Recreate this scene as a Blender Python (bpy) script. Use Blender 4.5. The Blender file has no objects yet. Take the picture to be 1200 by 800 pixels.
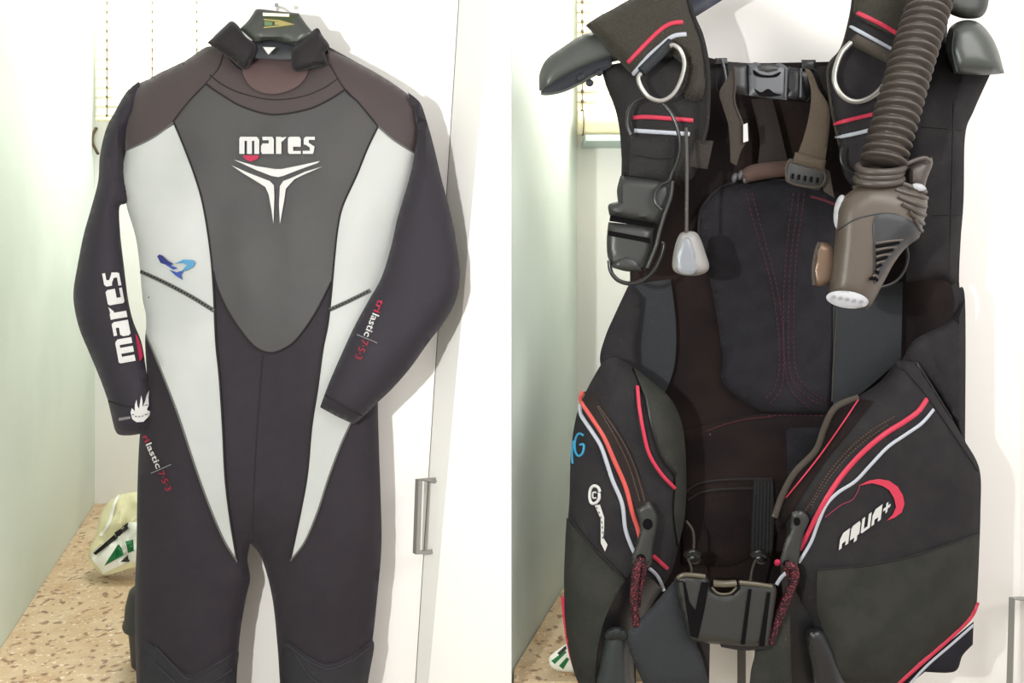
import bpy, bmesh, math, random
import numpy as np
from mathutils import Vector, noise, geometry
C = bpy.context.scene
COL = C.collection
random.seed(4)
# ------------------------------------------------------------------ camera
F, CZ, HU, HV = 900.0, 1.6, 600.0, 330.0     # focal length in px, eye height, centre column, horizon row
cd = bpy.data.cameras.new('camera'); cam = bpy.data.objects.new('camera', cd); COL.objects.link(cam)
cam.location = (0, 0, CZ); cam.rotation_euler = (math.pi/2, 0, 0)
cd.sensor_width = 36; cd.lens = 27; cd.shift_y = -70/1200; cd.clip_start = .02
C.camera = cam
# ------------------------------------------------------------------ light
w = bpy.data.worlds.new('daylight'); C.world = w; w.use_nodes = True
bg = w.node_tree.nodes['Background']; bg.inputs[0].default_value = (1.0, .965, .93, 1); bg.inputs[1].default_value = .78
def lamp(name, kind, loc, energy, col=(1,1,1), size=.02, rot=(0,0,0), sy=None):
    l = bpy.data.lights.new(name, kind); l.energy = energy; l.color = col
    if kind == 'AREA':
        l.size = size
        if sy: l.shape = 'RECTANGLE'; l.size_y = sy
    else: l.shadow_soft_size = size
    o = bpy.data.objects.new(name, l); COL.objects.link(o); o.location = loc; o.rotation_euler = rot
    return o
lamp('flash_lamp', 'POINT', (-.44, 0, CZ+.06), 50, (1, .99, .98), .012)
lamp('partition_fill_lamp', 'AREA', (1.3, .1, 2.5), 24, (1,.99,.97), 1.0, (math.radians(50), 0, math.radians(38)))  # added area lamp out of view, brightens the partition wall
lamp('window_daylight', 'AREA', (-1.0, 2.25, CZ+1.0), 12, (1, 1, 1), .6, (0, 0, 0), .3)
lamp('window_daylight', 'AREA', (.33, 1.74, CZ+.85), 6, (1, 1, 1), .3, (0, 0, 0), .15)
C.view_settings.view_transform = 'Standard'; C.view_settings.look = 'None'
C.view_settings.gamma = 1; C.view_settings.use_curve_mapping = False
C.view_settings.exposure = 0.0
# ------------------------------------------------------------------ helpers
def P(u, v, d): return Vector(((u-HU)/F*d, d, CZ-(v-HV)/F*d))
def lin0(c):
    return tuple(((x/255)/12.92 if x/255 <= .04045 else ((x/255+.055)/1.055)**2.4) for x in c) + (1,)
lin = lin0
MATS = {}
ROOM = ('wall', 'white_lam', 'floor', 'window', 'cream', 'pale_grey_sill', 'white_plastic', 'clear_y', 'white_window')
def mat(name, c, rough=.8, metal=0, spec=.3, bump=0, scale=200, c2=None, cs=60, sheen=0, emit=0, kind='noise', thr=(.4,.6), alpha=1, coat=0):
    if name in MATS: return MATS[name]
    kk = 1 if name.startswith(ROOM) else .60
    lin = lambda q: tuple(x*kk for x in lin0(q)[:3])+(1,)
    m = bpy.data.materials.new(name); m.use_nodes = True; nt = m.node_tree; n = nt.nodes; b = n['Principled BSDF']
    b.inputs['Base Color'].default_value = lin(c); b.inputs['Roughness'].default_value = rough
    b.inputs['Metallic'].default_value = metal; b.inputs['Specular IOR Level'].default_value = spec
    b.inputs['Sheen Weight'].default_value = sheen; b.inputs['Sheen Roughness'].default_value = .4
    b.inputs['Coat Weight'].default_value = coat; b.inputs['Alpha'].default_value = alpha
    if emit:
        b.inputs['Emission Color'].default_value = lin(c); b.inputs['Emission Strength'].default_value = emit
    tc = n.new('ShaderNodeTexCoord')
    if c2:
        if kind == 'noise':
            t = n.new('ShaderNodeTexNoise'); t.inputs['Scale'].default_value = cs; t.inputs['Detail'].default_value = 4; out = t.outputs['Fac']
        elif kind == 'checker':
            t = n.new('ShaderNodeTexVoronoi'); t.inputs['Scale'].default_value = cs; out = t.outputs['Distance']
        nt.links.new(tc.outputs['Object'], t.inputs['Vector'])
        r = n.new('ShaderNodeValToRGB'); r.color_ramp.elements[0].color = lin(c); r.color_ramp.elements[1].color = lin(c2)
        r.color_ramp.elements[0].position, r.color_ramp.elements[1].position = thr
        nt.links.new(out, r.inputs[0]); nt.links.new(r.outputs[0], b.inputs['Base Color'])
    if bump:
        t2 = n.new('ShaderNodeTexNoise'); t2.inputs['Scale'].default_value = scale; t2.inputs['Detail'].default_value = 3
        nt.links.new(tc.outputs['Object'], t2.inputs['Vector'])
        bn = n.new('ShaderNodeBump'); bn.inputs['Strength'].default_value = bump; bn.inputs['Distance'].default_value = .002
        nt.links.new(t2.outputs['Fac'], bn.inputs['Height']); nt.links.new(bn.outputs[0], b.inputs['Normal'])
    MATS[name] = m; return m
ORG = {}
def tag(o, label=None, cat=None, group=None, kind=None):
    for k, v in (('label', label), ('category', cat), ('group', group), ('kind', kind)):
        if v: o[k] = v
    return o
def thing(name, loc, label, cat, group=None):
    o = bpy.data.objects.new(name, None); COL.objects.link(o); o.location = loc; o.empty_display_size = .05
    ORG[o.name] = Vector(loc); return tag(o, label, cat, group)
def mesh(name, vs, fs, m, parent=None, smooth=True, angle=50, label=None):
    me = bpy.data.meshes.new(name)
    org = ORG.get(parent.name, Vector((0,0,0))) if parent else Vector((0,0,0))
    me.from_pydata([tuple(Vector(v)-org) for v in vs], [], fs); me.update()
    bm = bmesh.new(); bm.from_mesh(me); bmesh.ops.recalc_face_normals(bm, faces=bm.faces); bm.to_mesh(me); bm.free()
    if smooth:
        me.polygons.foreach_set('use_smooth', [True]*len(me.polygons))
        me.set_sharp_from_angle(angle=math.radians(angle))
    me.materials.append(m)
    o = bpy.data.objects.new(name, me); COL.objects.link(o)
    if parent: o.parent = parent
    ORG[o.name] = org
    if label: o['label'] = label
    return o
def cr(pts, closed=False, seg=6):
    """Catmull-Rom through 2D/3D points"""
    p = [np.array(q, float) for q in pts]; n = len(p); out = []
    rng = range(n) if closed else range(n-1)
    for i in rng:
        if closed: a, b, c, d = p[i-1], p[i], p[(i+1) % n], p[(i+2) % n]
        else: a, b, c, d = p[max(i-1, 0)], p[i], p[i+1], p[min(i+2, n-1)]
        for k in range(seg):
            t = k/seg
            out.append(.5*((2*b)+(-a+c)*t+(2*a-5*b+4*c-d)*t*t+(-a+3*b-3*c+d)*t**3))
    if not closed: out.append(p[-1])
    return out
def outline(pts, curved=True, step=7):
    """closed outline; a point with a third entry is a sharp corner"""
    n = len(pts); cn = [i for i, q in enumerate(pts) if len(q) > 2]
    if not curved: cn = list(range(n))
    res = []
    if not cn:
        res = cr([q[:2] for q in pts], True, 8)
    else:
        for a, i in enumerate(cn):
            j = cn[(a+1) % len(cn)]
            if j <= i: j += n
            seg = [pts[k % n][:2] for k in range(i, j+1)]
            if len(seg) == 2:
                res.append(np.array(seg[0], float))
            else:
                res += cr(seg, False, 8)[:-1]
    # resample evenly-ish
    out = []
    for i, q in enumerate(res):
        nx = res[(i+1) % len(res)]; L = np.linalg.norm(nx-q)
        if out and np.linalg.norm(q-out[-1]) < .6 : continue
        out.append(q); k = int(L//step)
        for s in range(1, k+1): out.append(q+(nx-q)*s/(k+1))
    if np.linalg.norm(out[-1]-out[0]) < .4: out.pop()
    return np.array(out)
def seg_dist(pts, poly):
    a = poly; b = np.roll(poly, -1, 0); ab = b-a; l2 = (ab**2).sum(1)+1e-9
    d = pts[:, None, :]-a[None]; t = np.clip((d*ab[None]).sum(2)/l2[None], 0, 1)
    return np.sqrt(((d-t[..., None]*ab[None])**2).sum(2)).min(1)
def inside(pts, poly):
    x, y = pts[:, 0], pts[:, 1]; r = np.zeros(len(pts), bool)
    a = poly; b = np.roll(poly, -1, 0)
    for (x1, y1), (x2, y2) in zip(a, b):
        if y1 == y2: continue
        c = ((y1 > y) != (y2 > y)) & (x < (x2-x1)*(y-y1)/(y2-y1)+x1)
        r ^= c
    return r
def prof(t):
    t = np.clip(t, 0, 1); return np.sqrt(1-(1-t)**2)
class Field:
    """front surface of a padded form: depth at (u,v)"""
    def __init__(s, pts, base, bulge, br, wr=0., ws=.02, curved=True):
        s.poly = outline(pts, curved); s.base = base; s.bulge = bulge; s.br = br; s.wr = wr; s.ws = ws
        lo = s.poly.min(0)-8; hi = s.poly.max(0)+8; s.lo = lo; s.st = 4.
        nx = int((hi[0]-lo[0])/s.st)+2; ny = int((hi[1]-lo[1])/s.st)+2
        gx, gy = np.meshgrid(lo[0]+np.arange(nx)*s.st, lo[1]+np.arange(ny)*s.st)
        g = np.stack([gx.ravel(), gy.ravel()], 1)
        d = np.concatenate([seg_dist(g[i:i+2000], s.poly) for i in range(0, len(g), 2000)])
        d[~inside(g, s.poly)] *= -1
        s.g = np.maximum(d, 0).reshape(ny, nx)
    def dist(s, u, v):
        x = (u-s.lo[0])/s.st; y = (v-s.lo[1])/s.st; ny, nx = s.g.shape
        x = min(max(x, 0), nx-1.001); y = min(max(y, 0), ny-1.001); i, j = int(x), int(y); fx, fy = x-i, y-j
        g = s.g
        return (g[j, i]*(1-fx)+g[j, i+1]*fx)*(1-fy)+(g[j+1, i]*(1-fx)+g[j+1, i+1]*fx)*fy
    def b(s, u, v): return s.base(u, v) if callable(s.base) else s.base
    def __call__(s, u, v):
        t = min(max(s.dist(u, v)/s.br, 0), 1); pr = math.sqrt(1-(1-t)**2)
        z = s.b(u, v)-s.bulge*pr
        if s.wr: z -= s.wr*min(t*3, 1)*noise.noise(Vector((u*s.ws, v*s.ws*.6, s.br*.1)))
        return z
def panel(name, pts, m, parent, depth, thick=.004, bulge=0, br=10, step=9, curved=True, off=0, back=0, label=None, wr=0, ws=.05):
    """closed sheet or cushion with its own outline; depth is a number or a function of (u,v)"""
    poly = outline(pts, curved, step)
    lo, hi = poly.min(0), poly.max(0)
    gx, gy = np.meshgrid(np.arange(lo[0]+step*.5, hi[0], step), np.arange(lo[1]+step*.5, hi[1], step))
    g = np.stack([gx.ravel(), gy.ravel()], 1)
    if len(g):
        g = g[inside(g, poly)]
    if len(g): g = g[seg_dist(g, poly) > step*.45]
    n = len(poly)
    allp = [Vector(q) for q in poly]+[Vector(q) for q in g]
    vs2, es, tr, _, _, _ = geometry.delaunay_2d_cdt(allp, [], [list(range(n))], 1, 1e-4)
    arr = np.array([tuple(q) for q in vs2]); dd = seg_dist(arr, poly)
    f = depth if callable(depth) else (lambda u, v: depth)
    N = len(vs2); V = []
    for (u, v), q in zip(arr, dd):
        z = f(u, v)-off-bulge*float(prof(q/br))
        if wr: z -= wr*min(q/br, 1)*noise.noise(Vector((u*ws, v*ws, 3.1)))
        V.append(P(u, v, z))
    for i, ((u, v), q) in enumerate(zip(arr, dd)):
        z = f(u, v)-off+thick if not back else max(f(u, v), 0)*0+(back(u, v, q) if callable(back) else back)
        z = max(z, V[i].y+.0004)
        V.append(P(u, v, z))          # back sheet on the same sight line keeps the outline
    cnt = {}
    for t in tr:
        for a, b in zip(t, list(t[1:])+[t[0]]):
            k = (min(a, b), max(a, b)); cnt.setdefault(k, []).append((a, b))
    Fs = [list(t) for t in tr]+[[i+N for i in reversed(t)] for t in tr]
    for k, l in cnt.items():
        if len(l) == 1:
            a, b = l[0]; Fs.append([b, a, a+N, b+N])
    return mesh(name, V, Fs, m, parent, label=label)
def tube3(name, pts, r, m, parent, closed=False, sides=8, smoothpath=True, seg=6, label=None, flat=1):
    q = [Vector(x) for x in (cr([tuple(p) for p in pts], closed, seg) if smoothpath else pts)]
    V, Fs = tube_geo(q, r, closed, sides, flat)
    return mesh(name, V, Fs, m, parent, label=label)
def tube_geo(q, r, closed=False, sides=8, flat=1):
    n = len(q); V = []; Fs = []; up = None
    for i, p in enumerate(q):
        a = q[i-1] if (i or closed) else q[i]; b = q[(i+1) % n] if (i < n-1 or closed) else q[i]
        t = (b-a); t = t.normalized() if t.length > 1e-9 else Vector((0, 0, 1))
        s = t.cross(Vector((0, 1, 0)))
        if s.length < .1: s = t.cross(Vector((1, 0, 0)))
        s.normalize()
        if up is not None and s.dot(up) < 0 and abs(t.y) > .5: s = -s
        up = s; k = s.cross(t).normalized(); rr = r(i/(n-1)) if callable(r) else r
        for j in range(sides):
            an = 2*math.pi*j/sides; V.append(p+s*math.cos(an)*rr+k*math.sin(an)*rr*flat)
    m_ = n if closed else n-1
    for i in range(m_):
        for j in range(sides):
            a = i*sides+j; b = i*sides+(j+1) % sides; c = ((i+1) % n)*sides+(j+1) % sides; d = ((i+1) % n)*sides+j
            Fs.append([a, b, c, d])
    if not closed:
        Fs.append(list(range(sides))[::-1]); Fs.append([(n-1)*sides+j for j in range(sides)])
    return V, Fs
def line(name, pts, wpx, m, parent, depth, off=.001, closed=False, sides=8, label=None, curved=True, flat=.6):
    """round piping laid on a surface"""
    f = depth if callable(depth) else (lambda u, v: depth)
    q = cr(pts, closed, 6) if curved else [np.array(p, float) for p in pts]
    q3 = [P(u, v, f(u, v)-off) for u, v in q]
    r = wpx/2/F*(q3[0].y)
    return tube3(name, q3, r, m, parent, closed, sides, False, label=label, flat=flat)
def dashes(name, paths, wpx, m, parent, depth, off=.0015, dash=5, gap=3):
    """stitching: many short threads joined"""
    f = depth if callable(depth) else (lambda u, v: depth); V = []; Fs = []
    for pts in paths:
        q = cr(pts, False, 12); L = [0]
        for a, b in zip(q, q[1:]): L.append(L[-1]+np.linalg.norm(b-a))
        qa = np.array(q); s = 0
        while s+dash < L[-1]:
            w3 = [P(*(lambda uv: (uv[0], uv[1], f(uv[0], uv[1])-off))((np.interp(t, L, qa[:, 0]), np.interp(t, L, qa[:, 1])))) for t in (s, s+dash/2, s+dash)]
            v, fc = tube_geo(w3, wpx/2/F*w3[0].y, False, 5); k = len(V); V += v; Fs += [[i+k for i in x] for x in fc]; s += dash+gap
    return mesh(name, V, Fs, m, parent)
def decal(name, polys, m, parent, depth, off=.0012, A=None, label=None, step=None):
    """flat print: union of 2D shapes mapped by A onto a surface"""
    f = depth if callable(depth) else (lambda u, v: depth)
    vs = []; fs = []
    for p in polys:
        k = len(vs); vs += [Vector(A(*q) if A else q) for q in p]; fs.append(list(range(k, k+len(p))))
    if step:
        arr = [np.array([tuple(vs[i]) for i in fc]) for fc in fs]
        for pl in arr:
            lo, hi = pl.min(0), pl.max(0)
            gx, gy = np.meshgrid(np.arange(lo[0]+1, hi[0], step), np.arange(lo[1]+1, hi[1], step)); g = np.stack([gx.ravel(), gy.ravel()], 1)
            if len(g):
                g = g[inside(g, pl)]; vs += [Vector(q) for q in g]
    v2, _, tr, _, _, _ = geometry.delaunay_2d_cdt(vs, [], fs, 1, 1e-4)
    N = len(v2); V = [P(u, v, f(u, v)-off) for u, v in v2]+[P(u, v, f(u, v)-off+.0005) for u, v in v2]
    Fs = [list(t) for t in tr]+[[i+N for i in reversed(t)] for t in tr]
    return mesh(name, V, Fs, m, parent, smooth=False, label=label)
def aff(u0, v0, xv, yv): return lambda x, y: (u0+x*xv[0]+y*yv[0], v0+x*xv[1]+y*yv[1])
GL = {
 'm': (1.62, [[(0,0),(.4,0),(.4,1),(.12,1),(0,.9)], [(0,.76),(1.45,.76),(1.36,1),(.06,1)], [(.6,0),(.98,0),(.98,.98),(.6,.98)], [(1.17,0),(1.55,0),(1.55,.82),(1.42,.96),(1.17,.96)]]),
 'a': (1.1, [[(.12,.8),(.9,.8),(.88,1),(.1,1)], [(.6,0),(1,0),(1,.85),(.88,1),(.6,1)], [(.05,.47),(.7,.47),(.7,.61),(.12,.61)], [(0,.1),(.33,0),(.33,.5),(.08,.55),(0,.45)], [(.08,0),(.7,0),(.7,.17),(0,.17)]]),
 'r': (.86, [[(0,0),(.42,0),(.42,1),(0,1)], [(.4,.72),(.52,.74),(.84,1),(.4,.95)]]),
 'e': (1.08, [[(0,.1),(.1,0),(.4,0),(.4,1),(.12,1),(0,.9)], [(.3,.82),(1,.82),(.9,1),(.3,1)], [(.66,.42),(1,.42),(1,.9),(.66,.95)], [(.3,.42),(1,.42),(1,.57),(.3,.57)], [(.3,0),(1,0),(1,.17),(.3,.17)]]),
 's': (.98, [[(.2,.82),(.95,.82),(.95,1),(.3,1)], [(.08,.55),(.45,.5),(.5,1),(.22,1),(.08,.88)], [(.1,.6),(.6,.35),(.92,.42),(.45,.66)], [(.55,.02),(.86,.1),(.92,.45),(.55,.45)], [(0,0),(.8,0),(.86,.18),(0,.18)]]),
 'A': (1.02, [[(0,0),(.28,0),(.28,.85),(0,.7)], [(0,.7),(.25,1),(.95,1),(.95,.76),(.2,.76)], [(.64,0),(.95,0),(.95,1),(.64,1)], [(.2,.3),(.7,.3),(.7,.48),(.2,.48)]]),
 'Q': (1.02, [[(0,.2),(.28,.2),(.28,.85),(.1,.95),(0,.85)], [(.05,.8),(.9,.8),(.85,1),(.15,1)], [(.66,.2),(.95,.2),(.95,.85),(.66,.9)], [(0,.1),(.95,.1),(.95,.3),(0,.3)], [(.45,-.22),(.75,-.22),(.75,.2),(.45,.2)]]),
 'U': (1.02, [[(0,.1),(.3,.05),(.3,1),(0,1)], [(.66,0),(.95,0),(.95,1),(.66,1)], [(.0,.1),(.15,0),(.9,0),(.9,.22),(0,.22)]]),
 '+': (.8, [[(.28,.2),(.48,.2),(.48,.85),(.28,.85)], [(.02,.43),(.74,.43),(.74,.62),(.02,.62)]]),
}
def word(s, gap=.07):
    x = 0; out = []
    for ch in s:
        w_, g = GL[ch]; out += [[(px+x, py) for px, py in p] for p in g]; x += w_+gap
    return out, x-gap
def word_decal(name, s, m, parent, depth, u0, v0, xv, yv, off=.0014, label=None):
    """word fitted into the parallelogram: origin lower left, xv along the whole word, yv up a letter"""
    polys, W = word(s)
    return decal(name, polys, m, parent, depth, off, aff(u0, v0, (xv[0]/W, xv[1]/W), yv), label, step=4)
def text_decal(name, s, m, parent, depth, u0, v0, xv, yv, off=.0014, bold=.012):
    cu = bpy.data.curves.new('t', 'FONT'); cu.body = s; cu.offset = bold; cu.resolution_u = 2
    o = bpy.data.objects.new('t', cu); COL.objects.link(o); bpy.context.view_layer.update()
    me = bpy.data.meshes.new_from_object(o.evaluated_get(bpy.context.evaluated_depsgraph_get()))
    vs = [(v.co.x, v.co.y) for v in me.vertices]; fs = [list(p.vertices) for p in me.polygons]
    bpy.data.objects.remove(o); bpy.data.curves.remove(cu); bpy.data.meshes.remove(me)
    W = max(v[0] for v in vs); A = aff(u0, v0, (xv[0]/W, xv[1]/W), yv)
    f = depth if callable(depth) else (lambda u, v: depth)
    V = [P(*A(*q), f(*A(*q))-off) for q in vs]
    return mesh(name, V, fs, m, parent, smooth=False)
def box(name, x0, x1, y0, y1, z0, z1, m, parent=None, bev=0, label=None):
    bm = bmesh.new(); bmesh.ops.create_cube(bm, size=1)
    for v in bm.verts: v.co = Vector((x0 if v.co.x < 0 else x1, y0 if v.co.y < 0 else y1, z0 if v.co.z < 0 else z1))
    if bev: bmesh.ops.bevel(bm, geom=bm.edges, offset=bev, segments=2, affect='EDGES')
    bm.verts.index_update(); V = [v.co.copy() for v in bm.verts]; Fs = [[v.index for v in f.verts] for f in bm.faces]; bm.free()
    return mesh(name, V, Fs, m, parent, smooth=bool(bev), label=label)
def prism(name, poly, z0, z1, m, parent=None):
    n = len(poly); V = [Vector((x, y, z)) for z in (z0, z1) for x, y in poly]
    return mesh(name, V, [list(range(n))[::-1], [i+n for i in range(n)]]+[[i, (i+1) % n, (i+1) % n+n, i+n] for i in range(n)], m, parent, smooth=False)
def disc(name, u, v, d, ru, rv, m, parent, thick=.004, rot=0, dome=0, label=None):
    pts = []
    for k in range(14):
        a = 2*math.pi*k/14; x, y = ru*math.cos(a), rv*math.sin(a)
        pts.append((u+x*math.cos(rot)-y*math.sin(rot), v+x*math.sin(rot)+y*math.cos(rot)))
    return panel(name, pts, m, parent, d, thick, dome, min(ru, rv), max(2.5, min(ru, rv)/2), label=label)
# ------------------------------------------------------------------ materials
M_wall = mat('wall_paint_cool', (222,232,222), .9, c2=(214,225,215), cs=3, bump=.05, scale=60)
M_back = mat('wall_paint_white', (236,236,230), .9)
M_door = mat('white_laminate', (238,235,231), .5, spec=.4)
M_floor = mat('floor_tile', (170,150,125), .5)
M_pane = mat('window_pane', (255,255,250), .2, emit=1.6)
M_frame = mat('white_window_frame', (235,235,232), .5)
M_slat = mat('cream_slat', (238,228,200), .6)
M_rail = mat('cream_rail', (235,222,188), .6)
M_sill = mat('pale_grey_sill', (190,205,200), .6)
M_cord = mat('brown_cord', (110,95,70), .8)
M_steel = mat('brushed_steel', (190,188,184), .35, metal=.5)
def granite():
    m = bpy.data.materials.new('speckled_stone'); m.use_nodes = True; nt = m.node_tree; n = nt.nodes; b = n['Principled BSDF']
    tc = n.new('ShaderNodeTexCoord'); b.inputs['Roughness'].default_value = .45
    def N(sc, lo, hi, c0, c1, det=2):
        t = n.new('ShaderNodeTexNoise'); t.inputs['Scale'].default_value = sc; t.inputs['Detail'].default_value = det
        nt.links.new(tc.outputs['Object'], t.inputs['Vector'])
        r = n.new('ShaderNodeValToRGB'); r.color_ramp.elements[0].position = lo; r.color_ramp.elements[1].position = hi
        r.color_ramp.elements[0].color = lin(c0); r.color_ramp.elements[1].color = lin(c1); nt.links.new(t.outputs['Fac'], r.inputs[0]); return r
    a = N(14, .35, .65, (206,184,150), (190,160,122), 4); s = N(62, .58, .66, (0,0,0), (255,255,255), 1.5); s2 = N(110, .60, .68, (0,0,0), (255,255,255))
    mx = n.new('ShaderNodeMixRGB'); nt.links.new(s.outputs[0], mx.inputs[0]); nt.links.new(a.outputs[0], mx.inputs[1]); mx.inputs[2].default_value = lin((142,110,82))
    mx2 = n.new('ShaderNodeMixRGB'); nt.links.new(s2.outputs[0], mx2.inputs[0]); nt.links.new(mx.outputs[0], mx2.inputs[1]); mx2.inputs[2].default_value = lin((225,212,190))
    nt.links.new(mx2.outputs[0], b.inputs['Base Color']); return m
M_gran = granite()
M_neo = mat('black_neoprene', (41,34,43), .75, spec=.35, bump=.25, scale=900, sheen=.12, c2=(45,37,45), cs=40)
M_neo2 = mat('black_neoprene_sleeve', (48,42,52), .75, spec=.35, bump=.25, scale=900, sheen=.15)
M_neo3 = mat('flash_glare_neoprene', (78,65,66), .7, spec=.4, bump=.2, scale=900, sheen=.35)  # black neoprene with the brownish flash glare put into its colour
M_collar = mat('collar_neoprene', (38,32,36), .75, spec=.3, sheen=.15)
M_neck = mat('inner_neck_lining', (104,82,80), .7, sheen=.3)
M_chest = mat('charcoal_smoothskin', (76,73,74), .62, spec=.4, bump=.15, scale=1200, c2=(80,77,76), cs=12, sheen=.05)
M_silver = mat('silver_fabric', (220,221,218), .6, spec=.4, c2=(212,214,211), cs=8, sheen=.1)
M_seam = mat('seam_black', (40,36,38), .8)
M_seamg = mat('seam_grey', (115,115,112), .8)
M_white = mat('white_print', (240,238,236), .6)
M_pinkr = mat('red_print', (205,45,85), .6)
M_redt = mat('dull_red_print', (170,40,65), .6)
M_greyt = mat('grey_print', (150,145,148), .6)
M_bl1 = mat('navy_print', (50,60,130), .6); M_bl2 = mat('sky_blue_print', (90,160,205), .6); M_bl3 = mat('blue_print', (60,90,175), .6)
# ------------------------------------------------------------------ room
ZC = .9
def st(o): o['kind'] = 'structure'; return o
# left bay: side wall from (px 0) to the corner, then the window wall
cL = Vector((-1.317, 2.424)); wdir = Vector((-1.317+.977, 2.424-1.465)).normalized()
nL = cL-wdir*3.0
o_ = Vector((-wdir.y, wdir.x))
st(prism('wall_left', [tuple(nL), tuple(cL), tuple(cL+o_*.12), tuple(nL+o_*.12)], 0, 2.75, M_wall))
st(box('wall_back', cL.x-.1, -.05, cL.y, cL.y+.12, 0, 2.75, M_back))
# partition between the bays, and the window wall of the right bay
cR = Vector((76/F*1.9, 1.9))
st(prism('wall_partition', [(0.0, 1.385), (cR.x, cR.y), (cR.x-.10, cR.y), (-.06, 1.42)], 0, 2.75, M_wall))
st(box('wall_back_right', cR.x-.10, 1.75, 1.9, 2.0, 0, 2.75, M_back))
st(box('floor', -2.5, 2.3, -1.5, 3.2, -.05, 0, M_floor))
# windows behind the blinds
def window(n, x0, x1, y, z0, z1):
    f = thing('window_%d' % n, ((x0+x1)/2, y, z0), None, None); f['kind'] = 'structure'
    box('window_frame', x0, x1, y-.012, y, z0, z1, M_frame, f)
    box('pane', x0+.03, x1-.03, y-.016, y-.0125, z0+.03, z1-.03, M_pane, f)
window(1, -1.28, -.6, 2.424, CZ+.54, 2.66)
window(2, cR.x+.02, .44, 1.9, CZ+.37, 2.66)
# ------------------------------------------------------------------ blinds
def blind(label, x0, x1, y, ztop, zbot, sp, rail, cords):
    r = thing('slatted_blind', ((x0+x1)/2, y, zbot), label, 'blind')
    z = zbot+rail+sp*.6
    while z < ztop:
        s = mesh('slat', [(x0, y-.006, z-sp*.43), (x1, y-.006, z-sp*.43), (x1, y-.002, z+sp*.43), (x0, y-.002, z+sp*.43), (x0, y-.003, z-sp*.43), (x1, y-.003, z-sp*.43), (x1, y+.001, z+sp*.43), (x0, y+.001, z+sp*.43)],
                 [[0,1,2,3],[7,6,5,4],[0,4,5,1],[3,2,6,7],[0,3,7,4],[1,5,6,2]], M_slat, r, smooth=False)
        z += sp
    if rail > .02:
        tube3('bottom_roll', [(x0, y-.02, zbot+rail/2), (x1, y-.02, zbot+rail/2)], rail/2, M_rail, r, sides=16, smoothpath=False)
    else: box('bottom_rail', x0, x1, y-.012, y+.004, zbot, zbot+rail, M_rail, r, .002)
    for cx in cords:
        c = []
        tube3('cord', [(cx, y-.008, ztop), (cx, y-.008, zbot+rail)], .0012, M_cord, r, sides=5, smoothpath=False)
        V = []; Fs = []; zz = zbot+rail+sp*.1
        while zz < ztop:
            v, fc = tube_geo([Vector((cx, y-.009, zz-.003)), Vector((cx, y-.009, zz+.004))], .0035, False, 6); k = len(V); V += v; Fs += [[i+k for i in x] for x in fc]; zz += sp
        mesh('knots', V, Fs, M_cord, r)['kind'] = 'stuff'
    if rail > .02:
        cx = cords[0]
        tube3('cord_loop', [(cx+.0+.0*a, y-.02-math.cos(a)*(rail/2+.001), zbot+rail/2+math.sin(a)*(rail/2+.001)) for a in [k*math.pi/8 for k in range(16)]], .0012, M_cord, r, True, 5, False)
    return r
blind('cream slatted blind over the window behind the wetsuit', (114-600)/F*2.38, (262-600)/F*2.38, 2.38, 2.62, CZ+(330-142)/F*2.38, .0291, .012, [(127-600)/F*2.38, (180-600)/F*2.38, (232-600)/F*2.38])
blind('cream slatted blind rolled at the bottom, beside the black dive vest', (668-600)/F*1.855+.018, .435, 1.855, 2.62, CZ+(330-160)/F*1.855, .0240, .056, [(682-600)/F*1.855, .38])
box('window_sill', cR.x+.012, .44, 1.80, 1.9, CZ+.330, CZ+.345, M_sill)['kind'] = 'structure'
bpy.data.objects['window_sill'].name = 'trim_1'
# small dark latch on the left wall corner
tag(tube3('wall_hook', [P(113, 150, 2.40), P(109, 158, 2.385), P(109, 168, 2.38), P(113, 177, 2.39), P(115, 180, 2.40)], .0045, M_cord, None), 'small brown hook at the corner below the left blind', 'hook')
# ------------------------------------------------------------------ worktops
w1 = thing('stone_worktop', (-.9, 1.7, 0), 'speckled beige stone worktop left of the wetsuit under the pale wall', 'worktop')
def lx(y): return cL.x+(y-cL.y)*wdir.x/wdir.y
top1 = [(lx(1.325)+.001, 1.325), (-.54, 1.325), (-.54, 2.423), (lx(2.423)+.001, 2.423)]
prism('stone_slab', top1, ZC-.03, ZC, M_gran, w1); prism('base', [(lx(1.36)+.002, 1.36), (-.54, 1.36), (-.54, 2.42), (lx(2.42)+.002, 2.42)], 0, ZC-.031, M_back, w1)
w2 = thing('stone_worktop', (.25, 1.6, 0), 'speckled beige stone worktop at lower left of the dive vest', 'worktop')
prism('stone_slab', [(.003, 1.345), (.26, 1.345), (.26, 1.899), (cR.x+.001, 1.899), (.004, 1.390)], ZC-.03, ZC, M_gran, w2)
prism('base', [(.014, 1.41), (.25, 1.41), (.25, 1.899), (cR.x+.004, 1.899)], 0, ZC-.031, M_back, w2)
# ------------------------------------------------------------------ cupboards
cb = thing('cupboard', (-.3, 1.6, 0), 'tall white cupboard behind the hanging wetsuit with a bar handle', 'cupboard')
DL = 1.372
xa, xt, xb = (250-600)/F*DL, (540-600)/F*DL, (484-600)/F*DL
box('carcass', -.495, -.07, DL+.02, 2.40, 0.0, 2.5, M_door, cb)
zt, zb = CZ+(330+40)/F*DL, CZ-(840-330)/F*DL
ang = (zt-zb)
def xe(z): return xb+(xt-xb)*(z-zb)/(zt-zb)
V = [(xa, DL, .05), (xe(.05)-.0002, DL, .05), (xe(2.45)-.0002, DL, 2.45), (xa, DL, 2.45)]; V += [(x, y+.018, z) for x, y, z in V]
BX = [[0,1,2,3],[7,6,5,4],[0,4,5,1],[3,2,6,7],[0,3,7,4],[1,5,6,2]]
mesh('door', V, BX, M_door, cb, smooth=False)
YR = 1.285
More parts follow.
